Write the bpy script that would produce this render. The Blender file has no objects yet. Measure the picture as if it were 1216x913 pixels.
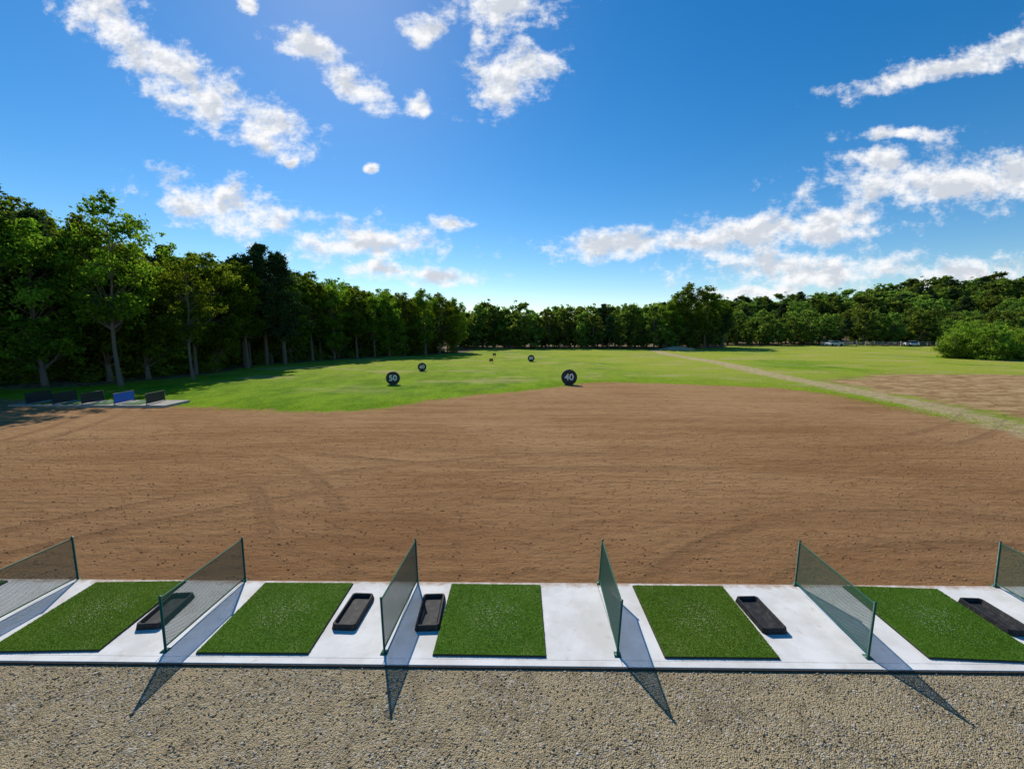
import bpy, math, random
import numpy as np
from mathutils import Vector
rng=np.random.default_rng(7); random.seed(7)
scene=bpy.context.scene
COL=scene.collection

# ---------------------------------------------------------------- helpers
def mk_mesh(name, V, F, mats=(), fm=None, tint=None, smooth=None):
    V=np.asarray(V,dtype=np.float32); F=np.asarray(F,dtype=np.int32)
    k=F.shape[1]; me=bpy.data.meshes.new(name)
    me.vertices.add(len(V)); me.vertices.foreach_set('co',V.ravel())
    me.loops.add(F.size); me.loops.foreach_set('vertex_index',F.ravel())
    me.polygons.add(len(F)); me.polygons.foreach_set('loop_start',np.arange(0,F.size,k,dtype=np.int32))
    me.polygons.foreach_set('loop_total',np.full(len(F),k,dtype=np.int32))
    for m in mats: me.materials.append(m)
    if fm is not None: me.polygons.foreach_set('material_index',np.asarray(fm,dtype=np.int32))
    if smooth is not None: me.polygons.foreach_set('use_smooth',np.asarray(smooth,dtype=bool))
    me.update(calc_edges=True)
    if tint is not None:
        a=me.attributes.new('tint','FLOAT','FACE'); a.data.foreach_set('value',np.asarray(tint,dtype=np.float32))
    return me
def obj(name, data, loc=(0,0,0), rot=(0,0,0), scale=(1,1,1), parent=None):
    o=bpy.data.objects.new(name,data); o.location=loc; o.rotation_euler=rot; o.scale=scale
    COL.objects.link(o)
    if parent: o.parent=parent
    return o
def empty(name, loc=(0,0,0), rot=(0,0,0)):
    return obj(name,None,loc,rot)
class MB:
    """quad mesh accumulator"""
    def __init__(s): s.V=[];s.F=[];s.M=[];s.T=[];s.n=0
    def add(s,V,F,m=0,t=0.5):
        V=np.asarray(V,float);F=np.asarray(F,int)
        s.V.append(V);s.F.append(F+s.n);s.n+=len(V)
        s.M.append(np.full(len(F),m)); s.T.append(np.broadcast_to(np.asarray(t,float),(len(F),)))
    def box(s,x0,x1,y0,y1,z0,z1,m=0,taper=0.0):
        t=taper
        V=[(x0,y0,z0),(x1,y0,z0),(x1,y1,z0),(x0,y1,z0),(x0+t,y0+t,z1),(x1-t,y0+t,z1),(x1-t,y1-t,z1),(x0+t,y1-t,z1)]
        s.add(V,[(3,2,1,0),(4,5,6,7),(0,1,5,4),(1,2,6,5),(2,3,7,6),(3,0,4,7)],m)
    def tube(s,P,R,k=8,m=0,cap=True):
        P=np.asarray(P,float);n=len(P);V=[];F=[]
        for i in range(n):
            d=P[min(i+1,n-1)]-P[max(i-1,0)]; d/=np.linalg.norm(d)+1e-9
            a=np.cross(d,[0,0,1]) if abs(d[2])<.9 else np.cross(d,[1,0,0]); a/=np.linalg.norm(a); b=np.cross(d,a)
            for j in range(k):
                t=2*math.pi*j/k; V.append(P[i]+R[i]*(math.cos(t)*a+math.sin(t)*b))
        for i in range(n-1):
            for j in range(k):
                F.append((i*k+j,i*k+(j+1)%k,(i+1)*k+(j+1)%k,(i+1)*k+j))
        if cap and k==8:
            for o in (0,(n-1)*k): F+= [(o,o+1,o+2,o+3),(o,o+3,o+4,o+7),(o+4,o+5,o+6,o+7)]
        s.add(V,F,m)
    def mesh(s,name,mats,smooth=False):
        M=np.concatenate(s.M)
        return mk_mesh(name,np.concatenate(s.V),np.concatenate(s.F),mats,M,np.concatenate(s.T),
                       np.full(len(M),smooth))
# ---- node helper
class NT:
    def __init__(s,tree): s.t=tree; s.n=tree.nodes; s.l=tree.links
    def new(s,typ,**k):
        n=s.n.new(typ)
        for a,v in k.items(): setattr(n,a,v)
        return n
    def set(s,inp,v):
        if isinstance(v,bpy.types.NodeSocket): s.l.new(v,inp)
        elif v is not None: inp.default_value=v
    def math(s,op,a,b=None,c=None,clamp=False):
        n=s.new('ShaderNodeMath',operation=op,use_clamp=clamp)
        s.set(n.inputs[0],a)
        if b is not None: s.set(n.inputs[1],b)
        if c is not None: s.set(n.inputs[2],c)
        return n.outputs[0]
    def vmath(s,op,a,b=None,out=0):
        n=s.new('ShaderNodeVectorMath',operation=op); s.set(n.inputs[0],a)
        if b is not None: s.set(n.inputs[1],b)
        return n.outputs[out]
    def noise(s,vec,scale,detail=4,rough=.55,dist=0.0):
        n=s.new('ShaderNodeTexNoise'); s.set(n.inputs['Vector'],vec)
        n.inputs['Scale'].default_value=scale;n.inputs['Detail'].default_value=detail
        n.inputs['Roughness'].default_value=rough;n.inputs['Distortion'].default_value=dist
        return n.outputs[0]
    def mapping(s,vec,loc=(0,0,0),rot=(0,0,0),scale=(1,1,1),typ='POINT'):
        n=s.new('ShaderNodeMapping',vector_type=typ); s.set(n.inputs[0],vec)
        n.inputs['Location'].default_value=loc;n.inputs['Rotation'].default_value=rot;n.inputs['Scale'].default_value=scale
        return n.outputs[0]
    def mix(s,f,a,b,blend='MIX'):
        n=s.new('ShaderNodeMix',data_type='RGBA',blend_type=blend)
        def c(v): return v if isinstance(v,bpy.types.NodeSocket) else (tuple(v)+(1,) if len(v)==3 else v)
        s.set(n.inputs[0],f); s.set(n.inputs[6],c(a)); s.set(n.inputs[7],c(b)); return n.outputs[2]
    def ss(s,x,a,b,lo=0.,hi=1.):
        n=s.new('ShaderNodeMapRange',interpolation_type='SMOOTHSTEP'); s.set(n.inputs[0],x)
        n.inputs[1].default_value=a;n.inputs[2].default_value=b;n.inputs[3].default_value=lo;n.inputs[4].default_value=hi
        return n.outputs[0]
    def attr(s,name): 
        n=s.new('ShaderNodeAttribute',attribute_name=name); return n.outputs['Fac']
    def bump(s,h,dist,strength=1.0,normal=None):
        n=s.new('ShaderNodeBump'); s.set(n.inputs['Height'],h); n.inputs['Distance'].default_value=dist
        n.inputs['Strength'].default_value=strength
        if normal is not None: s.l.new(normal,n.inputs['Normal'])
        return n.outputs[0]
def material(name):
    m=bpy.data.materials.new(name); m.use_nodes=True; nt=NT(m.node_tree)
    b=m.node_tree.nodes['Principled BSDF']; return m,nt,b
def simple(name,col,rough=.6,metal=0.,var=.25,scale=20,bumpd=0.002):
    m,n,b=material(name)
    tc=n.new('ShaderNodeTexCoord').outputs['Object']
    f=n.noise(tc,scale,5,.6)
    c=n.mix(f,[x*(1-var) for x in col],[min(1,x*(1+var)) for x in col])
    n.set(b.inputs['Base Color'],c); b.inputs['Roughness'].default_value=rough; b.inputs['Metallic'].default_value=metal
    n.set(b.inputs['Normal'],n.bump(n.noise(tc,scale*6,3),bumpd)); return m

# ---------------------------------------------------------------- terrain fn
def sm(a,b,x):
    t=np.clip((x-a)/(b-a),0,1); return t*t*(3-2*t)
def terrain(x,y):
    x=np.asarray(x,float);y=np.asarray(y,float)
    z=-0.10*(1-sm(5.0,5.9,y))
    far=sm(12,30,y)
    z=z+far*(.10*np.sin(x*.11+.7)*np.sin(y*.09)+.05*np.sin(x*.31+y*.23))
    z=z+sm(125,215,y)*(5*sm(30,90,x)+12*np.exp(-((x-228)/60.)**2)+6*np.exp(-((x-330)/80.)**2)+3*np.exp(-((x-135)/25.)**2))
    z=z+.9*sm(0,14,-(x+34))*sm(10,22,y)
    return z
def sdf(poly,X,Y):
    P=np.array(poly,float);d=np.full(X.shape,1e9);ins=np.zeros(X.shape,bool)
    for i in range(len(P)):
        a=P[i];b=P[(i+1)%len(P)];e=b-a
        wx=X-a[0];wy=Y-a[1];t=np.clip((wx*e[0]+wy*e[1])/(e@e),0,1)
        d=np.minimum(d,np.hypot(wx-t*e[0],wy-t*e[1]))
        c=((a[1]<=Y)!=(b[1]<=Y))
        with np.errstate(divide='ignore',invalid='ignore'):
            xi=a[0]+(Y-a[1])*e[0]/(e[1] if e[1]!=0 else 1e-9)
        ins^=(c&(X<xi))
    return np.where(ins,d,-d)
dirt_edge=[(-70,27),(-45,26),(-32.5,25),(-26,24.6),(-19.5,23.2),(-15.5,22.2),(-12.5,21.4),(-10,21.2),(-8,21.9),(-6.8,23.3),(-5.4,25.3),(-3.1,27.0),(0,28.4),
 (2.9,30),(4.8,32.6),(6.8,34.3),(9,34.2),(12.3,33.4),(16,32),(19.8,30.4),(21.5,27.4),(21.9,23),(22,17)]
dirt_poly=dirt_edge+[(23,5),(26,-15),(-70,-15)]
patch_poly=[(25.0,17),(25.2,28),(27,36),(38,40.5),(55,41),(62,30),(58,14),(40,8),(26,8)]
track=[(20,5),(22.2,17.5),(23.7,23),(24.3,30),(25.9,46),(27.4,62),(27.6,76),(31,92)]
forest_poly=[(-90,4),(-56,10),(-46,18),(-39,26),(-34.5,31.5),(-31.5,38),(-32,50),(-28,58),(-23.5,63),(-17,73),(-11,80),(-9.5,88),(-12,95),(10,96.5),(34,97),(50,101),(60,117),(100,121),(140,120),(165,105),(150,85),(100,66),(80,60),(88,48),(120,40),(260,40),(900,500),(0,1200),(-900,500),(-200,4)]

# ---------------------------------------------------------------- ground
def axis(fine0,fine1,step,lim,grow=1.12):
    a=list(np.arange(fine0,fine1+1e-6,step)); s=step; x=fine1; up=[]
    while x<lim: s*=grow; x+=s; up.append(x)
    return a,up
a,up=axis(-50,62,.4,3200); lo=[]; s=.4;x=-50
while x>-3200: s*=1.12; x-=s; lo.append(x)
xs=np.array(lo[::-1]+a+up)
b,upy=axis(-4,60,.4,4000,1.06); lo=[]; s=.4;x=-4
while x>-900: s*=1.25; x-=s; lo.append(x)
ys=np.array(lo[::-1]+b+upy)
GX,GY=np.meshgrid(xs,ys); GZ=terrain(GX,GY)
V=np.stack([GX.ravel(),GY.ravel(),GZ.ravel()],1)
nx,ny=len(xs),len(ys)
I=np.arange(nx*ny).reshape(ny,nx)
F=np.stack([I[:-1,:-1].ravel(),I[:-1,1:].ravel(),I[1:,1:].ravel(),I[1:,:-1].ravel()],1)

gm,n,bs=material('ground_soil_and_grass')
pos=n.new('ShaderNodeNewGeometry').outputs['Position']
# grass colour
g1=n.noise(pos,.07,2,.5); g2=n.noise(n.mapping(pos,scale=(1,.55,1)),.45,5,.7); g3=n.noise(pos,6,4,.75)
grass=n.mix(n.ss(g2,.34,.64),(.125,.255,.008),(.275,.43,.018))
sep=n.new('ShaderNodeSeparateXYZ'); n.l.new(pos,sep.inputs[0])
farf=n.math('MULTIPLY',n.ss(sep.outputs[1],24,55),.65)
right=n.math('MULTIPLY',n.ss(sep.outputs[0],-4,26),.5)
dry=n.math('MULTIPLY',n.math('ADD',farf,right,clamp=True),n.ss(g1,.25,.55),clamp=True)
grass=n.mix(dry,grass,(.43,.46,.055))
grass=n.mix(n.ss(g3,.35,.7),n.mix(.40,grass,(.04,.09,.005)),grass)
bare=n.math('MULTIPLY',n.ss(n.noise(n.mapping(pos,loc=(3,8,0),scale=(.5,1.1,1)),.17,6,.72),.51,.64),n.ss(sep.outputs[1],24,36))
grass=n.mix(n.math('MULTIPLY',bare,.62),grass,(.49,.38,.18))
# dirt colour
r1=n.noise(n.mapping(pos,rot=(0,0,.03),scale=(.13,1.0,1)),1.0,7,.72,.9)
r2=n.noise(n.mapping(pos,rot=(0,0,-.07),scale=(.30,7,1)),1.0,3,.7,.8)
r3=n.noise(n.mapping(pos,scale=(.7,1.2,1)),2.6,8,.78); r5=n.noise(pos,.10,3,.55); r6=n.noise(pos,42,4,.8)
# wheel ruts left by the grading machine: pairs of large arcs
xy=n.vmath('MULTIPLY',pos,(1,1,0)); rut=None
wob=n.math('MULTIPLY',n.math('SUBTRACT',r3,.5),.35)
for (cx,cy,R) in ((4,-9,22.2),(-16,2,13.0),(3,46,33.0),(9,0,8.6),(-40,10,21.)):
    L_=n.vmath('LENGTH',n.vmath('SUBTRACT',xy,(cx,cy,0)),out=1)
    q=n.math('ABSOLUTE',n.math('SUBTRACT',n.math('ABSOLUTE',n.math('SUBTRACT',L_,R)),.75))
    q=n.ss(n.math('ADD',q,wob),.24,.06)
    rut=q if rut is None else n.math('MAXIMUM',rut,q)
rut=n.math('MULTIPLY',rut,n.ss(n.math('ADD',r5,n.math('MULTIPLY',n.math('SUBTRACT',r1,.5),.8)),.42,.58))
w=n.new('ShaderNodeTexWave',wave_type='BANDS'); w.bands_direction='Y'
n.set(w.inputs['Vector'],n.mapping(pos,rot=(0,0,.04))); w.inputs['Scale'].default_value=1.1; w.inputs['Distortion'].default_value=12
w.inputs['Detail'].default_value=4; w.inputs['Detail Scale'].default_value=.30; w.inputs['Detail Roughness'].default_value=.7
wv=n.math('MULTIPLY',w.outputs['Fac'],n.ss(g1,.38,.56))
dirt=n.mix(n.ss(r1,.30,.70),(.300,.150,.060),(.465,.262,.115))
dirt=n.mix(n.ss(r5,.38,.62),dirt,n.mix(.5,dirt,(.53,.315,.150)))
dirt=n.mix(n.math('MULTIPLY',n.ss(sep.outputs[1],14,6.5),.35),dirt,(.27,.125,.052))
dirt=n.mix(n.math('MULTIPLY',n.ss(r3,.50,.64),.52),dirt,(.20,.095,.042))
dirt=n.mix(n.math('MULTIPLY',n.ss(r2,.54,.70),.34),dirt,(.20,.095,.044))
dirt=n.mix(n.math('MULTIPLY',n.ss(r6,.52,.72),.5),dirt,(.60,.39,.21))
dirt=n.mix(n.math('MULTIPLY',n.ss(r6,.46,.34),.5),dirt,(.14,.065,.03))
dirt=n.mix(n.math('MULTIPLY',rut,.28),dirt,(.16,.075,.036))
# masks
en=n.noise(pos,.9,5,.7); ecoarse=n.math('MULTIPLY',n.math('SUBTRACT',en,.5),2.8)
dm=n.ss(n.math('ADD',n.attr('dirt_d'),ecoarse),-.3,.25)
pn=n.math('MULTIPLY',n.math('SUBTRACT',n.noise(n.mapping(pos,scale=(.5,1.3,1)),.5,6,.7),.5),9)
pm=n.ss(n.math('ADD',n.attr('patch_d'),pn),-1.,1.5)
td=n.attr('track_d')
tm=n.ss(n.math('ADD',td,n.math('MULTIPLY',ecoarse,1.1)),-1.7,-.6)
tm=n.math('MULTIPLY',tm,.9)
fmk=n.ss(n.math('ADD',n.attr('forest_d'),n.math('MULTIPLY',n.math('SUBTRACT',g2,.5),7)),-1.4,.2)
col=n.mix(dm,grass,dirt)
patchc=n.mix(n.ss(n.noise(n.mapping(pos,rot=(0,0,.5),scale=(.6,1.1,1)),.9,6,.75),.38,.62),(.30,.16,.07),(.56,.36,.18))
col=n.mix(n.math('MULTIPLY',pm,.96),col,patchc)
col=n.mix(tm,col,n.mix(n.ss(r3,.4,.6),(.60,.45,.25),(.38,.29,.14)))
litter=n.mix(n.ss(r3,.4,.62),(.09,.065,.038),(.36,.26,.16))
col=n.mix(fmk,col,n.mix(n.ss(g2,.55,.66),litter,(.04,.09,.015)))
n.set(bs.inputs['Base Color'],col); bs.inputs['Roughness'].default_value=1.0
bs.inputs['Specular IOR Level'].default_value=.05
hd=n.math('ADD',n.math('MULTIPLY',r1,.7),n.math('ADD',n.math('MULTIPLY',wv,.09),n.math('ADD',n.math('MULTIPLY',r3,1.4),n.math('MULTIPLY',r6,.19))))
hd=n.math('SUBTRACT',hd,n.math('MULTIPLY',rut,.25))
n.set(bs.inputs['Normal'],n.bump(hd,.11,1.0))
gme=mk_mesh('ground',V,F,[gm],smooth=np.ones(len(F),bool))
def pattr(name,val):
    at=gme.attributes.new(name,'FLOAT','POINT'); at.data.foreach_set('value',np.asarray(val,np.float32).ravel())
pattr('dirt_d',np.clip(sdf(dirt_poly,GX,GY),-30,30)); pattr('patch_d',np.clip(sdf(patch_poly,GX,GY),-30,30)); pattr('forest_d',np.clip(sdf(forest_poly,GX,GY),-30,30))
TD=np.full(GX.shape,1e9)
for i in range(len(track)-1):
    p=np.array(track[i]);q=np.array(track[i+1]);e=q-p
    wx=GX-p[0];wy=GY-p[1];t=np.clip((wx*e[0]+wy*e[1])/(e@e),0,1);TD=np.minimum(TD,np.hypot(wx-t*e[0],wy-t*e[1]))
pattr('track_d',-np.clip(TD,0,30))
obj('ground',gme)

# ---------------------------------------------------------------- gravel yard
ZG=-.014
gr,n,bs=material('gravel')
pos=n.new('ShaderNodeNewGeometry').outputs['Position']
def vor2(scale):
    v=n.new('ShaderNodeTexVoronoi'); n.l.new(pos,v.inputs['Vector']); v.inputs['Scale'].default_value=scale
    s_=n.new('ShaderNodeSeparateXYZ'); n.l.new(v.outputs['Color'],s_.inputs[0]); return v.outputs['Distance'],s_
vd,sx=vor2(75); vd2,sx2=vor2(30)
c=n.mix(sx.outputs[0],(.19,.145,.080),(.49,.40,.25))
c=n.mix(n.math('MULTIPLY',n.math('GREATER_THAN',sx2.outputs[1],.74),.7),c,n.mix(sx2.outputs[0],(.18,.16,.13),(.60,.53,.42)))
dust=n.noise(pos,1.3,6,.65)
c=n.mix(n.math('MULTIPLY',n.ss(dust,.40,.62),.70),c,(.45,.35,.20))
c=n.mix(n.math('MULTIPLY',n.ss(n.noise(pos,3,5,.6),.5,.7),.5),c,(.19,.15,.085))
n.set(bs.inputs['Base Color'],c); bs.inputs['Roughness'].default_value=.95; bs.inputs['Specular IOR Level'].default_value=.1
h=n.math('ADD',n.math('MULTIPLY',vd,-1.0),n.math('ADD',n.math('MULTIPLY',vd2,-.8),n.math('MULTIPLY',dust,.8)))
n.set(bs.inputs['Normal'],n.bump(h,.018,1.0))
gy0=-18
me=mk_mesh('gravel_yard',[(-60,gy0,ZG),(60,gy0,ZG),(60,5.2,ZG),(-60,5.2,ZG)],[(0,1,2,3)],[gr])
obj('gravel_yard',me)
def stones(name,N,xr,yr,smin,smax,zf,mat,powr=3):
    c=np.stack([rng.uniform(*xr,N),rng.uniform(*yr,N)],1)
    s=smin+(smax-smin)*rng.random(N)**powr
    base=np.array([(1,0,0),(0,1,0),(-1,0,0),(0,-1,0),(0,0,1),(0,0,-1)],float)
    B=base[None]*rng.uniform(.6,1.3,(N,6,1)); B[:,:,2]*=.65
    B+=rng.normal(0,.12,(N,6,3)); th=rng.uniform(0,6.28,N); cs,sn=np.cos(th),np.sin(th)
    X=B[:,:,0]*cs[:,None]-B[:,:,1]*sn[:,None];Y=B[:,:,0]*sn[:,None]+B[:,:,1]*cs[:,None]
    P=np.stack([X,Y,B[:,:,2]],2)*s[:,None,None]
    P[:,:,0]+=c[:,0:1];P[:,:,1]+=c[:,1:2];P[:,:,2]+=(zf(c[:,0],c[:,1])+s*.25)[:,None]
    f=np.array([(0,1,4),(1,2,4),(2,3,4),(3,0,4),(1,0,5),(2,1,5),(3,2,5),(0,3,5)])
    F=(np.arange(N)*6)[:,None,None]+f[None]
    me=mk_mesh(name,P.reshape(-1,3),F.reshape(-1,3),[mat],tint=np.repeat(rng.random(N),8))
    return obj(name,me)
sm_,n,bs=material('stone_chips'); t=n.attr('tint')
rp=n.new('ShaderNodeValToRGB'); n.l.new(t,rp.inputs[0]); e=rp.color_ramp.elements
e[0].color=(.12,.09,.06,1); e[1].color=(.68,.62,.52,1)
for p_,c_ in ((.35,(.29,.225,.13,1)),(.6,(.43,.34,.21,1)),(.85,(.38,.35,.30,1))):
    q=e.new(p_);q.color=c_
n.l.new(rp.outputs[0],bs.inputs['Base Color']); bs.inputs['Roughness'].default_value=.9; bs.inputs['Specular IOR Level'].default_value=.1
stones('gravel_stones',40000,(-7.5,7.5),(2.4,4.70),.003,.018,lambda x,y:x*0+ZG,sm_,3.2)
cl,n,bs=material('soil_clods'); n.set(bs.inputs['Base Color'],n.mix(n.attr('tint'),(.22,.108,.046),(.50,.29,.14))); bs.inputs['Roughness'].default_value=1; bs.inputs['Specular IOR Level'].default_value=.05
stones('soil_clods',46000,(-20,20),(6.5,18),.004,.028,lambda x,y:terrain(x,y),cl,4.8)

# ---------------------------------------------------------------- concrete tee slab
cm,n,bs=material('concrete')
pos=n.new('ShaderNodeNewGeometry').outputs['Position']
c=n.mix(n.ss(n.noise(pos,1.4,6,.65),.35,.65),(.64,.615,.57),(.78,.76,.73))
c=n.mix(n.math('MULTIPLY',n.ss(n.noise(pos,5,7,.7),.56,.74),.5),c,(.50,.38,.27))
c=n.mix(n.math('MULTIPLY',n.ss(n.noise(pos,90,3,.7),.58,.78),.3),c,(.42,.38,.33))
sp=n.new('ShaderNodeSeparateXYZ'); n.l.new(pos,sp.inputs[0])
edge=n.ss(n.math('ADD',sp.outputs[1],n.math('MULTIPLY',n.math('SUBTRACT',n.noise(pos,6,6,.7),.5),.5)),6.34,6.52)
c=n.mix(n.math('MULTIPLY',edge,.7),c,(.36,.20,.095))
n.set(bs.inputs['Base Color'],c); bs.inputs['Roughness'].default_value=.9; bs.inputs['Specular IOR Level'].default_value=.12
n.set(bs.inputs['Normal'],n.bump(n.noise(pos,60,6,.7),.003,1.0))
par=empty('concrete_tee_slab')
xj=[-17.0,-13.85,-10.8,-7.75,-4.76,-1.75,1.39,4.75,8.08,11.1,14.1,17.1]
for i in range(len(xj)-1):
    mb=MB(); mb.box(xj[i]+.004,xj[i+1]-.004,4.835,6.49,-.13,.018)
    mb.box(xj[i]+.004,xj[i+1]-.004,4.735,4.831,-.13,.019)
    o=obj('slab_section',mb.mesh('slab_section',[cm]),parent=par)
    bv=o.modifiers.new('b','BEVEL'); bv.width=.003; bv.segments=2
ed,n,bs=material('front_strip_black'); n.set(bs.inputs['Base Color'],n.mix(n.noise(n.new('ShaderNodeNewGeometry').outputs['Position'],30,4),(.02,.02,.02),(.09,.08,.07))); bs.inputs['Roughness'].default_value=1; bs.inputs['Specular IOR Level'].default_value=.03
mb=MB(); mb.box(-17,17.1,4.712,4.730,-.12,.010); obj('slab_front_strip',mb.mesh('slab_front_strip',[ed]),parent=par)  # narrow near-black strip along the slab's front edge

# ---------------------------------------------------------------- turf mats
tb=simple('rubber_black',(.02,.02,.02),.7)
def leafmat(name,dark,light,trans,tw=.4,vv=.5):
    m=bpy.data.materials.new(name); m.use_nodes=True; n=NT(m.node_tree)
    for x in list(n.n): n.n.remove(x)
    out=n.new('ShaderNodeOutputMaterial'); t=n.attr('tint'); rnd=n.new('ShaderNodeObjectInfo').outputs['Random']
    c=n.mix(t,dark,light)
    hs=n.new('ShaderNodeHueSaturation'); n.set(hs.inputs['Color'],c); n.set(hs.inputs['Hue'],n.math('MULTIPLY_ADD',rnd,.05,.470)); n.set(hs.inputs['Value'],n.math('MULTIPLY_ADD',rnd,vv,1-vv*.5))
    tcx=n.mix(1.0,hs.outputs[0],tuple(trans),'MULTIPLY')
    d=n.new('ShaderNodeBsdfDiffuse'); n.l.new(hs.outputs[0],d.inputs[0]); tr=n.new('ShaderNodeBsdfTranslucent'); n.l.new(tcx,tr.inputs[0])
    m1=n.new('ShaderNodeMixShader'); m1.inputs[0].default_value=tw; n.l.new(d.outputs[0],m1.inputs[1]); n.l.new(tr.outputs[0],m1.inputs[2])
    n.l.new(m1.outputs[0],out.inputs[0]); return m
turf,n,bs=material('artificial_turf')
pos=n.new('ShaderNodeTexCoord').outputs['Object']; t=n.attr('tint')
c=n.mix(t,(.055,.125,.012),(.11,.21,.024))
wear=n.noise(n.vmath('ADD',pos,(7,3,1)),2.2,5,.6)
c=n.mix(n.math('MULTIPLY',n.ss(wear,.45,.7),.45),c,(.17,.24,.06))
n.set(bs.inputs['Base Color'],c); bs.inputs['Roughness'].default_value=.9; bs.inputs['Specular IOR Level'].default_value=.1
bl_m=leafmat('turf_fibres',(.070,.15,.014),(.165,.28,.032),(1.2,1.2,.9),.45,.2)
mb=MB(); mb.box(-.765,.765,-.765,.765,0,.018,0,.004); mb.box(-.755,.755,-.755,.755,.0185,.028,1)
N=42000
bx=rng.uniform(-.755,.755,N);by=rng.uniform(-.755,.755,N);th=rng.uniform(0,6.28,N);hh=rng.uniform(.004,.012,N);w=.0045
ln=rng.normal(0,.006,(N,2))
B=np.zeros((N,4,3));dx=np.cos(th)*w;dy=np.sin(th)*w
B[:,0]=np.stack([bx-dx,by-dy,np.full(N,.026)],1);B[:,1]=np.stack([bx+dx,by+dy,np.full(N,.026)],1)
B[:,2]=np.stack([bx+dx*.3+ln[:,0],by+dy*.3+ln[:,1],.026+hh],1);B[:,3]=np.stack([bx-dx*.3+ln[:,0],by-dy*.3+ln[:,1],.026+hh],1)
tt=np.clip(rng.random(N)*.85+.22*np.sin(bx*3+1)*np.sin(by*4),0,1)
mb.add(B.reshape(-1,3),np.arange(N*4).reshape(N,4),2,tt)
# loose sand and lint in the pile
N=260; a_=rng.normal(.05,.26,(N,2)); s_=rng.uniform(.003,.007,N); z_=.039
sp_=np.stack([np.stack([a_[:,0]-s_,a_[:,1]-s_*.6,np.full(N,z_)],1),np.stack([a_[:,0]+s_,a_[:,1]-s_*.6,np.full(N,z_)],1),np.stack([a_[:,0]+s_,a_[:,1]+s_*.6,np.full(N,z_+.001)],1),np.stack([a_[:,0]-s_,a_[:,1]+s_*.6,np.full(N,z_+.001)],1)],1)
mb.add(sp_.reshape(-1,3),np.arange(N*4).reshape(N,4),3)
matme=mb.mesh('golf_mat',[tb,turf,bl_m,simple('lint',(.34,.36,.22),.9)])
for cx,r in ((-9.6,0),(-6.47,2.0),(-3.57,.3),(-.36,-.4),(2.74,180),(6.28,-2.5),(9.6,0)):
    obj('golf_mat',matme,(cx,5.64,.019),(0,0,math.radians(r)))

# ---------------------------------------------------------------- ball trays
tray_m,n,bs=material('tray_plastic'); pos=n.new('ShaderNodeTexCoord').outputs['Object']
n.set(bs.inputs['Base Color'],n.mix(n.ss(n.noise(pos,14,6,.7),.45,.7),(.018,.018,.020),(.06,.055,.05))); bs.inputs['Roughness'].default_value=.7; bs.inputs['Specular IOR Level'].default_value=.25
def tray_mesh():
    mb=MB(); L,W,H=.36,.17,.085
    def ring(hw,hl,z,c=.05): 
        return [(-hw+c,-hl,z),(hw-c,-hl,z),(hw,-hl+c,z),(hw,hl-c,z),(hw-c,hl,z),(-hw+c,hl,z),(-hw,hl-c,z),(-hw,-hl+c,z)]
    R=[ring(W+.015,L+.015,0,.03),ring(W,L,H,.03),ring(W-.022,L-.022,H,.03),ring(W-.05,L-.05,.03,.02)]
    V=sum(R,[]);F=[]
    for i in range(3):
        for j in range(8): F.append((i*8+j,i*8+(j+1)%8,(i+1)*8+(j+1)%8,(i+1)*8+j))
    o=24; F+=[(o,o+1,o+2,o+3),(o,o+3,o+4,o+7),(o+4,o+5,o+6,o+7)]
    mb.add(V,F,0)
    mb.box(-.05,.05,L+.015,L+.05,0,.045,0,.008)
    return mb.mesh('ball_tray',[tray_m])
tme=tray_mesh()
for x,y,r in ((-5.42,5.68,5),(-2.51,5.70,-2),(-1.32,5.70,3),(3.72,5.70,2),(7.25,5.70,-2)):
    o=obj('ball_tray',tme,(x,y,.019),(0,0,math.radians(r)))
    bv=o.modifiers.new('b','BEVEL');bv.width=.006;bv.segments=2

# ---------------------------------------------------------------- bay dividers
dg=simple('green_powder_coat',(.012,.085,.048),.4); dn=simple('green_netting',(.040,.125,.08),.5)
dk=simple('dark_panel_mesh',(.015,.02,.018),.6); bl=simple('blue_panel',(.01,.14,.6),.5)
def divider_meshes(L,H,z0,pitch,wire):
    fr=MB()
    for y in (0,L):
        fr.tube([(0,y,0.004),(0,y,H)],[.016,.016]); fr.tube([(0,y,H),(0,y,H+.012)],[.019,.010])
        fr.box(-.045,.045,y-.045,y+.045,.0,.008)
    fr.tube([(0,.016,H-.03),(0,L-.016,H-.03)],[.011,.011]); fr.tube([(0,.016,z0),(0,L-.016,z0)],[.011,.011])
    nt=MB(); a0,a1,b0,b1=.012,L-.012,z0+.006,H-.036; w=wire/2
    hgt=b1-b0
    k=a0-hgt
    while k<a1:
        for sgn in (1,-1):
            s0=max(0,a0-k);s1=min(hgt,a1-k)
            if s1-s0>.004:
                p=[(k+s0,(b0+s0) if sgn>0 else (b1-s0)),(k+s1,(b0+s1) if sgn>0 else (b1-s1))]
                ox=.0012*sgn; d=w*.7071
                q=[(p[0][0]-d,p[0][1]+d*sgn),(p[0][0]+d,p[0][1]-d*sgn),(p[1][0]+d,p[1][1]-d*sgn),(p[1][0]-d,p[1][1]+d*sgn)]
                V=[(ox-.001,y,z) for y,z in q]+[(ox+.001,y,z) for y,z in q]
                nt.add(V,[(0,1,2,3),(7,6,5,4),(0,4,5,1),(2,6,7,3),(1,5,6,2),(3,7,4,0)],0)
        k+=pitch
    return fr,nt
fr,nt_=divider_meshes(1.56,.80,.06,.022,.0046)
frm=fr.mesh('frame',[dg],True); ntm=nt_.mesh('netting',[dn])
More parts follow.
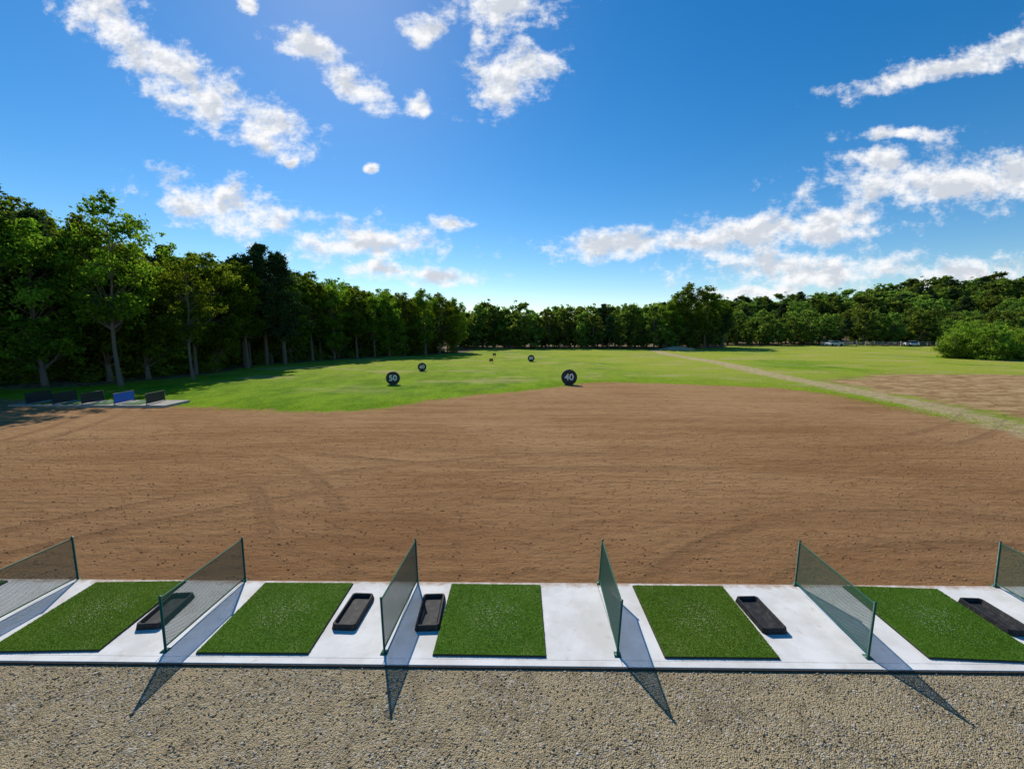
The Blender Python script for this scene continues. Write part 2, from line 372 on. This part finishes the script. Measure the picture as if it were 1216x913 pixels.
for xn,xf in ((-10.8,-10.8),(-7.80,-7.70),(-4.79,-4.74),(-1.79,-1.72),(1.36,1.43),(4.70,4.79),(8.02,8.17),(11.1,11.1)):
    y0=4.93; ang=math.atan2(-(xf-xn),1.56)
    p=empty('bay_divider',(xn,y0,.019),(rng.normal(0,.006),rng.normal(0,.018),ang))
    obj('frame',frm,parent=p); obj('netting',ntm,parent=p)

# second tee line at the left
par=empty('small_tee_pad'); mb=MB(); mb.box(-29.5,-20.3,22.7,24.5,-.1,.05)
obj('pad',mb.mesh('pad',[simple('old_concrete',(.36,.33,.28),.95,scale=3)]),parent=par)
fr2,nt2=divider_meshes(1.5,.66,.06,.05,.040)
f2=fr2.mesh('frame',[dk],True);n2=nt2.mesh('netting',[dk]);n2b=nt2.mesh('netting',[bl])
smat=simple('small_mat_green',(.03,.13,.015),.9)
for i,x in enumerate((-28.6,-27.0,-25.3,-23.4,-21.5)):
    p=empty('bay_divider',(x,22.85,.054),(0,0,math.radians(8))); obj('frame',f2,parent=p); obj('netting',n2b if i==3 else n2,parent=p)
for x in (-27.9,-26.2,-24.4,-22.5):
    mb=MB(); mb.box(-.5,.5,-.7,.7,0,.03,0,.01); obj('golf_mat',mb.mesh('golf_mat_small',[smat]),(x,23.6,.054))

# ---------------------------------------------------------------- yardage markers
blk=simple('marker_black_paint',(.022,.023,.026),.6); wht=simple('marker_white_paint',(.78,.78,.76),.5,var=.08); wood=simple('weathered_wood',(.22,.16,.10),.8)
def marker(x,y,R,txt,yaw=0):
    z=float(terrain(x,y)); p=empty('yardage_marker',(x,y,z-.02),(0,0,yaw))
    mb=MB(); N=48; prof=[(R*.90,-.075),(R,-.075),(R,.075),(R*.9,.075),(R*.88,.05)]
    V=[];F=[]
    for (r,yy) in [(R*.88,-.055)]+prof:
        for j in range(N):
            a=2*math.pi*j/N; V.append((r*math.cos(a),yy,R+r*math.sin(a)))
    m=6
    for i in range(m-1):
        for j in range(N): F.append((i*N+j,i*N+(j+1)%N,(i+1)*N+(j+1)%N,(i+1)*N+j))
    mb.add(V,F)
    for yy in (-.055,.05):
        V=[(0,yy,R)]+[(R*.885*math.cos(2*math.pi*j/N),yy,R+R*.885*math.sin(2*math.pi*j/N)) for j in range(N)]
        mb.add(V,[(0,1+2*j,1+(2*j+1)%N,1+(2*j+2)%N) for j in range(N//2)])
    obj('disc',mb.mesh('disc',[blk]),parent=p)
    mb=MB(); 
    for sx in (-1,1): mb.box(sx*R*.45-.05,sx*R*.45+.05,-.28,.28,0,.10)
    obj('feet',mb.mesh('feet',[wood]),parent=p)
    cu=bpy.data.curves.new('n','FONT'); cu.body=txt; cu.size=R*1.15; cu.align_x='CENTER';cu.align_y='CENTER';cu.extrude=.008;cu.offset=R*.025
    to=bpy.data.objects.new('t',cu); COL.objects.link(to); bpy.context.view_layer.update()
    me=bpy.data.meshes.new_from_object(to.evaluated_get(bpy.context.evaluated_depsgraph_get())); bpy.data.objects.remove(to)
    me.materials.clear(); me.materials.append(wht)
    obj('numerals',me,(0,-.068,R),(math.radians(90),0,0),parent=p)
marker(4.13,31.8,.62,'40',-.10); marker(-10.1,32.6,.55,'50',.2); marker(-10.1,42.8,.45,'60',.2); marker(2.0,56.9,.48,'80')
orange=simple('brown_red_paint',(.30,.09,.04),.7)
for x,y in ((-3.5,55),(-3.7,66)):
    z=float(terrain(x,y));p=empty('target_sign',(x,y,z)); mb=MB(); mb.box(-.26,.26,-.02,.02,.2,.6); obj('board',mb.mesh('board',[orange]),parent=p)
    mb=MB(); mb.box(-.22,-.17,.021,.06,-.05,.55); mb.box(.17,.22,.021,.06,-.05,.55); obj('posts',mb.mesh('posts',[wood]),parent=p)

# ---------------------------------------------------------------- far fence, car, mound
par=empty('rail_fence'); mb=MB()
fx=np.arange(84,116,2.4)
for x in fx: z=float(terrain(x,113)); mb.box(x-.08,x+.08,112.9,113.1,z-.1,z+1.3)
for h in (.5,1.0): mb.box(84,114,112.84,112.89,h,h+.14)
obj('posts_and_rails',mb.mesh('posts_and_rails',[simple('pale_fence_wood',(.45,.43,.40),.8)]),parent=par)
def car(x,y,yaw):
    p=empty('parked_car',(x,y,float(terrain(x,y))),(0,0,yaw)); paint=simple('white_car_paint',(.7,.7,.7),.25); glass=simple('car_glass',(.02,.03,.035),.1); tyre=simple('tyre',(.02,.02,.02),.8)
    prof=[(-2.2,.35),(-2.25,.8),(-1.9,.95),(-1.1,1.0),(1.2,.98),(2.1,.85),(2.25,.6),(2.2,.35)]
    mb=MB();V=[(a,-.85,b) for a,b in prof]+[(a,.85,b) for a,b in prof];k=8
    F=[(i,(i+1)%k,k+(i+1)%k,k+i) for i in range(k)]+[(0,1,2,7),(2,3,4,7),(4,5,6,7),(8,9,10,15),(10,11,12,15),(12,13,14,15)]
    mb.add(V,F); mb.box(-1.35,.35,-.62,.62,1.42,1.47)
    o=obj('body',mb.mesh('body',[paint]),parent=p); mb=MB(); V=[(-1.8,-.78,.97),(1.1,-.78,.97),(1.1,.78,.97),(-1.8,.78,.97),(-1.35,-.64,1.42),(.35,-.64,1.42),(.35,.64,1.42),(-1.35,.64,1.42)]
    mb.add(V,[(4,5,6,7),(0,1,5,4),(1,2,6,5),(2,3,7,6),(3,0,4,7)]); obj('windows',mb.mesh('windows',[glass]),parent=p)
    mb=MB()
    for a in (-1.4,1.4):
        for b in (-.88,.68): mb.tube([(a,b,.34),(a,b+.2,.34)],[.34,.34],8)
    obj('wheels',mb.mesh('wheels',[tyre]),parent=p)
car(85.5,110.5,.2); car(106,110.5,1.2)
mb=MB(); R=[];k=24
for i in range(7):
    r=1-i/6.0
    for j in range(k):
        a=2*math.pi*j/k; q=1+.18*math.sin(a*3+i)+.1*math.sin(a*5)
        R.append((36+4.2*r*q*math.cos(a)+.2*rng.normal()*.3,92+2.2*r*q*math.sin(a),-.05+.8*(1-r**1.6)))
mb.add(R,[(i*k+j,i*k+(j+1)%k,(i+1)*k+(j+1)%k,(i+1)*k+j) for i in range(6) for j in range(k)])
obj('sand_mound',mb.mesh('sand_mound',[simple('sand',(.44,.33,.19),.95)],True))

# ---------------------------------------------------------------- trees
bark,n,bs=material('bark'); tc=n.new('ShaderNodeTexCoord').outputs['Object']
n.set(bs.inputs['Base Color'],n.mix(n.noise(n.mapping(tc,scale=(6,6,1)),2,4,.7),(.05,.04,.028),(.22,.185,.15))); bs.inputs['Roughness'].default_value=.95
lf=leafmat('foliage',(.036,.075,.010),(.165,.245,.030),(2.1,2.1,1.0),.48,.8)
lfar=leafmat('far_foliage',(.058,.105,.022),(.20,.28,.055),(1.8,1.8,1.0),.45,.8)
lp=leafmat('pine_needles',(.022,.050,.018),(.075,.12,.045),(1.3,1.3,1.0),.3)
lb=leafmat('bush_foliage',(.075,.13,.015),(.23,.32,.045),(1.6,1.6,.9),.45)
def leaves(mb,C,R,N,size,tint,flat=.8,up=.35):
    d=rng.normal(size=(N,3)); d/=np.linalg.norm(d,axis=1)[:,None]
    rad=(rng.random(N)**.45)
    P=C+d*rad[:,None]*np.array([R,R,R*flat])*(1+.32*rng.normal(size=(N,1)))
    nrm=d*.5+rng.normal(0,.65,(N,3)); nrm[:,2]+=up; nrm/=np.linalg.norm(nrm,axis=1)[:,None]
    a=np.cross(nrm,rng.normal(size=(N,3))); a/=np.linalg.norm(a,axis=1)[:,None]; b=np.cross(nrm,a)
    s=size*rng.uniform(.6,1.35,N)[:,None]
    Q=np.stack([P-a*s,P-b*s*.55+nrm*s*.12,P+a*s,P+b*s*.55-nrm*s*.12],1)
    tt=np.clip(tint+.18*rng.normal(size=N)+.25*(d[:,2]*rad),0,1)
    mb.add(Q.reshape(-1,3),np.arange(N*4).reshape(N,4),1,tt)
def deciduous(name,H,cr,cb,ncl,nl,ls,lean=0.,mat=None,trunk_r=.2,rs=1.):
    mb=MB(); top=H*.86; n=9
    bend=rng.normal(0,.14,2); P=[(lean*(i/(n-1))**1.2*H+bend[0]*math.sin(i*.7),bend[1]*math.sin(i*.6),top*i/(n-1)-.15*(i==0)) for i in range(n)]
    P=np.array(P); rr=[trunk_r*(1-.88*i/(n-1))*(1.35 if i==0 else 1) for i in range(n)]
    mb.tube(P,rr,8,0)
    def at(z): 
        k=np.clip(z/top,0,1)*(n-1); i=int(min(k,n-2)); return P[i]+(P[i+1]-P[i])*(k-i)
    zc=(cb+1)/2*H; rz=(1-cb)/2*H
    for c in range(ncl):
        u=rng.uniform(-1,1); ang=rng.uniform(0,6.283); env=math.sqrt(max(0,1-abs(u)**2.4))
        rad=env*cr*rng.uniform(.35,1.05)*(1+.22*math.sin(ang*3+u*4))
        z=zc+u*rz*.93; ax=at(min(z,top)); C=np.array([ax[0]+rad*math.cos(ang),ax[1]+rad*math.sin(ang),z])
        R=rs*cr*rng.uniform(.16,.36)*(1.-.25*max(u,0))
        zb=max(cb*H*.6,z-rad*rng.uniform(.5,1.1)-.3); s=at(min(zb,top*.97)); mid=(s+C)/2+np.array([0,0,-.12*rad])
        r0=max(.018,trunk_r*.33*(1-zb/H)+.012)
        mb.tube([s,mid,C],[r0,r0*.6,r0*.25],5,0,False)
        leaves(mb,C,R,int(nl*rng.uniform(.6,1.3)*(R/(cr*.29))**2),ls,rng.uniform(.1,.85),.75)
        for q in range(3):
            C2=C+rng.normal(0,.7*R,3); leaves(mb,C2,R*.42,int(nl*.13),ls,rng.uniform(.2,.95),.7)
    return mb.mesh(name,[bark,mat or lf])
def pine(name,H,r,cb=.3,dens=1.):
    mb=MB(); mb.tube([(0,0,-.1),(.1,0,H*.5),(0,.1,H)],[.24,.15,.03],8,0)
    z=cb*H
    while z<H*.97:
        k=(z/H-cb)/(1-cb); L=r*(1-k**2.2)*.9+.55
        for j in range(rng.integers(3,6)):
            a=rng.uniform(0,6.283); l=L*rng.uniform(.35,1.2); rise=l*rng.uniform(.1,.5)
            e=np.array([l*math.cos(a),l*math.sin(a),z+rise]); s=np.array([.02,.02,z])
            mb.tube([s,(s+e)/2+[0,0,-.05],e],[.05,.035,.012],5,0,False)
            for q in (.15,.45,.7,.95):
                if rng.random()<.88*dens: leaves(mb,s+(e-s)*q+rng.normal(0,.12,3),.36+.2*l*.5,int(75),.12,rng.uniform(.1,.9),.65,.6)
        z+=rng.uniform(.25,.6)
    for q in range(4): leaves(mb,np.array([0,.1,H-.25-.55*q]),.30+.16*q,80,.12,.5,1.1)
    return mb.mesh(name,[bark,lp])
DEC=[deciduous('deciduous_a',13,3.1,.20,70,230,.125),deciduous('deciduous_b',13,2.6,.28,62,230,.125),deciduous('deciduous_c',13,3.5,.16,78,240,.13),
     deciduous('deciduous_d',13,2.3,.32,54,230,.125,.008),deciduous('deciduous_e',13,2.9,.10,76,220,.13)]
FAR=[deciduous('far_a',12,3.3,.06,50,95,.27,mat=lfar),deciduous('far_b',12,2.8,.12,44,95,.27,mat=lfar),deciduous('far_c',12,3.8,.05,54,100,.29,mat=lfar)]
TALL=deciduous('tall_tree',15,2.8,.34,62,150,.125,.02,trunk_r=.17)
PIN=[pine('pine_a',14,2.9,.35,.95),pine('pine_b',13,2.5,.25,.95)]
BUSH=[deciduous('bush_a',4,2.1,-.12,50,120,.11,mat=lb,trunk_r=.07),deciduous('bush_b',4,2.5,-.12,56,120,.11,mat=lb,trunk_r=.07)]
HB={'bush':4,'pine_a':14,'pine_b':13,'far':12,'dec':13,'tall':15}
def hb(me):
    for k,v in HB.items():
        if me.name.startswith(k): return v
def plant(name,me,x,y,h,parent=None,wide=1.):
    s=h/hb(me); z=float(terrain(x,y))-.05
    return obj(name,me,(x,y,z),(0,0,rng.uniform(0,6.28)),(s*wide,s*wide,s),parent)
def fh(x,y):
    return float(np.interp(y,[5,20,26,29.5,32.5,36,42,52,64,81,97,110],[18,18,17,15.6,13.4,12.3,12.4,12.4,11.6,9.8,10.4,10.6]))
edge=[(-62,8),(-54,12),(-47,18),(-41.5,24),(-38,28.5),(-34.5,33.5),(-32,39),(-32,45),(-32,51),(-29,57.5),(-24.5,63),(-20,69),(-15,75),(-11.5,80.5)]
E=np.array(edge,float)
seg=np.r_[0,np.cumsum(np.linalg.norm(np.diff(E,axis=0),axis=1))]
def along(s): return np.array([np.interp(s,seg,E[:,0]),np.interp(s,seg,E[:,1])])
for row in range(5):
    s=rng.uniform(0,2)
    par=None
    if row>0: par=empty('forest')
    while s<seg[-1]+ (row*2):
        p=along(min(s,seg[-1])); q=along(min(s+1,seg[-1])) if s<seg[-1]-1 else p+np.array([.6,.8]); d=q-p; d/=np.linalg.norm(d)+1e-9
        nrm=np.array([-d[1],d[0]])
        pos_=p+nrm*(row*3.4+rng.normal(0,.8)); h=fh(*p)*rng.uniform(.82,1.07)*(1+.02*row)
        me=DEC[rng.integers(5)]
        if rng.random()<.05: me=PIN[rng.integers(2)]
        nm='pine_tree' if 'pine' in me.name else 'deciduous_tree'
        plant(nm,me,pos_[0],pos_[1],h,par)
        s+=rng.uniform(2.3,3.9)*(1 if row<4 else 1.3)
par=empty('understory_shrubs')
for i in range(110):
    s=rng.uniform(0,seg[-1]); p=along(s); q=along(min(s+1,seg[-1]));d=q-p;d/=np.linalg.norm(d)+1e-9;nrm=np.array([-d[1],d[0]])
    k=rng.uniform(-.3,9); x,y=p+nrm*k
    plant('shrub',BUSH[rng.integers(2)] if rng.random()<.6 else DEC[4],x,y,rng.uniform(.8,2.0) if k<2 else rng.uniform(2.5,6),par,1.2)
o=plant('deciduous_tree',TALL,-31.6,31.6,14.6); o.rotation_euler=(0,0,.1)
plant('deciduous_tree',TALL,-28.9,35.5,10.6)
plant('pine_tree',PIN[0],-31.2,50,14.6);plant('pine_tree',PIN[1],-29.2,50.5,13.8);plant('pine_tree',PIN[1],-32.6,48,13)
par=empty('distant_treeline')
for row in range(4):
    x=-16
    while x<52:
        y=97.5+row*3.8+rng.normal(0,.9)+max(0,(x-36))*.3
        h=rng.uniform(7.6,11.3)
        me=PIN[0] if rng.random()<.05 else FAR[rng.integers(3)]
        plant('tree',me,x,y,h,par,rng.uniform(.85,1.15)); x+=rng.uniform(2.6,4.4)
for row in range(4):
    x=50
    while x<190:
        y=119+row*5+rng.normal(0,1.2)
        plant('tree',PIN[rng.integers(2)] if rng.random()<.1 else FAR[rng.integers(3)],x,y,rng.uniform(6.5,11),par,rng.uniform(.9,1.2)); x+=rng.uniform(3.4,6.5)
par=empty('wooded_hill')
for i in range(620):
    x=rng.uniform(40,400); y=rng.uniform(150,230)
    if x/y>1.75: continue
    plant('tree',PIN[rng.integers(2)] if rng.random()<.22 else FAR[rng.integers(3)],x,y,rng.uniform(8.5,15),par,rng.uniform(1.0,1.5))
for x,y,h in ((38.5,98,13.2),(42,99.5,15.5),(45.5,99,15),(48.5,101,13),(35.5,97,11),(52,103,11.5)):
    plant('deciduous_tree',DEC[rng.integers(5)],x,y,h,None,1.05)
k=0
while k<52:
    y=rng.uniform(60,92); x=rng.uniform(1.03,1.75)*y
    if x/y<1.03+.05*rng.random()+ (y-62)*.0005: continue
    plant('bush',BUSH[rng.integers(2)],x,y,rng.uniform(3.2,5.2)+ (y-60)*.07,None,rng.uniform(.9,1.35)); k+=1
for i in range(24):
    y=rng.uniform(84,105); x=rng.uniform(1.08,1.7)*y; plant('deciduous_tree',FAR[rng.integers(3)],x,y,rng.uniform(6,9.0))

# grass fringe along soil edge
DE=np.array(dirt_edge[2:]); sg=np.r_[0,np.cumsum(np.linalg.norm(np.diff(DE,axis=0),axis=1))]
N=22000; s=rng.uniform(0,sg[-1],N); gx=np.interp(s,sg,DE[:,0])+rng.normal(0,.6,N); gy=np.interp(s,sg,DE[:,1])+np.abs(rng.normal(0,2.2,N))-.6
th=rng.uniform(0,6.28,N);hh=rng.uniform(.02,.06,N);w=.012;gz=terrain(gx,gy)
B=np.zeros((N,4,3));dx=np.cos(th)*w;dy=np.sin(th)*w;ln=rng.normal(0,.03,(N,2))
B[:,0]=np.stack([gx-dx,gy-dy,gz-.01],1);B[:,1]=np.stack([gx+dx,gy+dy,gz-.01],1);B[:,2]=np.stack([gx+ln[:,0]+dx*.3,gy+ln[:,1],gz+hh],1);B[:,3]=np.stack([gx+ln[:,0]-dx*.3,gy+ln[:,1],gz+hh],1)
gl=leafmat('grass_blades',(.15,.28,.012),(.29,.45,.02),(1.5,1.5,1),.5,.1)
obj('grass_fringe',mk_mesh('grass_fringe',B.reshape(-1,3),np.arange(N*4).reshape(N,4),[gl],tint=rng.random(N)))

# ---------------------------------------------------------------- light & sky
EL=math.radians(40); AZ=math.radians(23)   # azimuth left of +Y
sun=Vector((-math.sin(AZ)*math.cos(EL),math.cos(AZ)*math.cos(EL),math.sin(EL)))
L=bpy.data.lights.new('sun','SUN'); L.energy=4.5; L.angle=math.radians(.53); L.color=(1,.95,.86)
lo=obj('sun',L,(0,0,50)); lo.rotation_euler=sun.to_track_quat('Z','Y').to_euler()
W=bpy.data.worlds.new('World'); scene.world=W; W.use_nodes=True; n=NT(W.node_tree)
bg=W.node_tree.nodes['Background']
sky=n.new('ShaderNodeTexSky'); sky.sky_type='NISHITA'; sky.sun_disc=False; sky.sun_elevation=EL; sky.sun_rotation=-AZ
sky.altitude=200; sky.air_density=1.0; sky.dust_density=.12; sky.ozone_density=2.4
dirv=n.new('ShaderNodeTexCoord').outputs['Generated']; sp=n.new('ShaderNodeSeparateXYZ'); n.l.new(dirv,sp.inputs[0])
yy=n.math('MAXIMUM',sp.outputs[1],.08)
cmb=n.new('ShaderNodeCombineXYZ'); n.set(cmb.inputs[0],n.math('DIVIDE',sp.outputs[0],yy)); n.set(cmb.inputs[1],n.math('DIVIDE',sp.outputs[2],yy))
P=cmb.outputs[0]
wn=n.new('ShaderNodeTexNoise'); wn.noise_dimensions='2D'; n.l.new(P,wn.inputs['Vector']); wn.inputs['Scale'].default_value=8; wn.inputs['Detail'].default_value=2
off=n.vmath('MULTIPLY',n.vmath('SUBTRACT',wn.outputs['Color'],(.5,.5,.5)),(.07,.045,0))
PW=n.vmath('ADD',P,off)
clouds=[(-.93,.70,.13,.055,-30),(-.815,.605,.13,.06,-42),(-.717,.527,.12,.055,-28),(-.579,.464,.11,.05,-20),(-.471,.631,.08,.034,-20),
(-.361,.553,.09,.03,-30),(-.238,.518,.02,.024,0),(-.205,.66,.055,.03,-10),(-.026,.716,.12,.05,0),(-.017,.571,.105,.058,20),(-.083,.648,.03,.02,-30),
(-.692,.289,.185,.05,-12),(-.37,.205,.185,.045,0),(-.322,.145,.1,.018,-5),(-.167,.257,.05,.016,-10),(-.16,.12,.1,.02,0),
(.253,.200,.20,.036,3),(.45,.205,.16,.032,0),(.60,.230,.25,.043,2),(.739,.265,.12,.03,5),(.978,.339,.27,.055,2),(.855,.373,.1,.035,-5),(1.163,.351,.14,.055,10),
(.945,.574,.2,.024,12),(1.1,.619,.13,.036,12),(.867,.44,.12,.016,3),(.701,.141,.27,.045,0),(1.087,.129,.24,.035,0),
(.543,.09,.14,.018,0),(-.522,.395,.016,.01,0),(-.604,.719,.025,.02,0),(-.33,.378,.015,.01,0),(-1.7,.45,.25,.08,-20),(1.8,.5,.3,.08,15)]
acc=None
for (cx,cy,rx,ry,ro) in clouds:
    m=n.mapping(PW,(cx,cy,0),(0,0,math.radians(ro)),(rx*1.35,ry*1.45,1),'TEXTURE')
    f=n.math('SUBTRACT',1.0,n.vmath('LENGTH',m,out=1))
    acc=f if acc is None else n.math('MAXIMUM',acc,f)
Ps=n.vmath('MULTIPLY',P,(1,1.5,1))
def n2(vec,sc,det,ro):
    q=n.new('ShaderNodeTexNoise'); q.noise_dimensions='2D'; n.set(q.inputs['Vector'],vec); q.inputs['Scale'].default_value=sc;q.inputs['Detail'].default_value=det;q.inputs['Roughness'].default_value=ro; return q.outputs[0]
nz=n2(Ps,13,8,.66); nz2=n2(n.vmath('ADD',Ps,(-.008,.030,0)),13,5,.6)
dens=n.math('ADD',acc,n.math('MULTIPLY',n.math('SUBTRACT',nz,.5),2.2))
mask=n.math('MULTIPLY',n.ss(dens,.04,.88),n.ss(sp.outputs[1],.1,.2))
mask=n.math('MULTIPLY',mask,n.ss(acc,-.6,-.1))
sh=n.ss(n.math('ADD',n.math('MULTIPLY',acc,.8),n.math('MULTIPLY',n.math('SUBTRACT',nz2,.5),3.6)),.16,1.05)
ccol=n.mix(n.math('MULTIPLY',sh,.72),(.98,.985,1.0),(.50,.56,.66))
skc=n.vmath('SCALE',sky.outputs[0]); skc.node.inputs['Scale'].default_value=.12
hs=n.new('ShaderNodeHueSaturation'); hs.inputs['Saturation'].default_value=1.42; n.l.new(skc,hs.inputs['Color'])
n.l.new(n.mix(mask,hs.outputs[0],ccol),bg.inputs[0]); bg.inputs[1].default_value=1.0

# ---------------------------------------------------------------- camera
cam=bpy.data.cameras.new('camera'); cam.sensor_width=36; cam.lens=36*480/1216; cam.clip_end=8000; cam.clip_start=.05
co=obj('camera',cam,(0,0,4.35),(math.radians(90-7.65),0,math.radians(.7))); scene.camera=co
scene.view_settings.view_transform='Standard'; scene.view_settings.look='None'; scene.view_settings.exposure=0
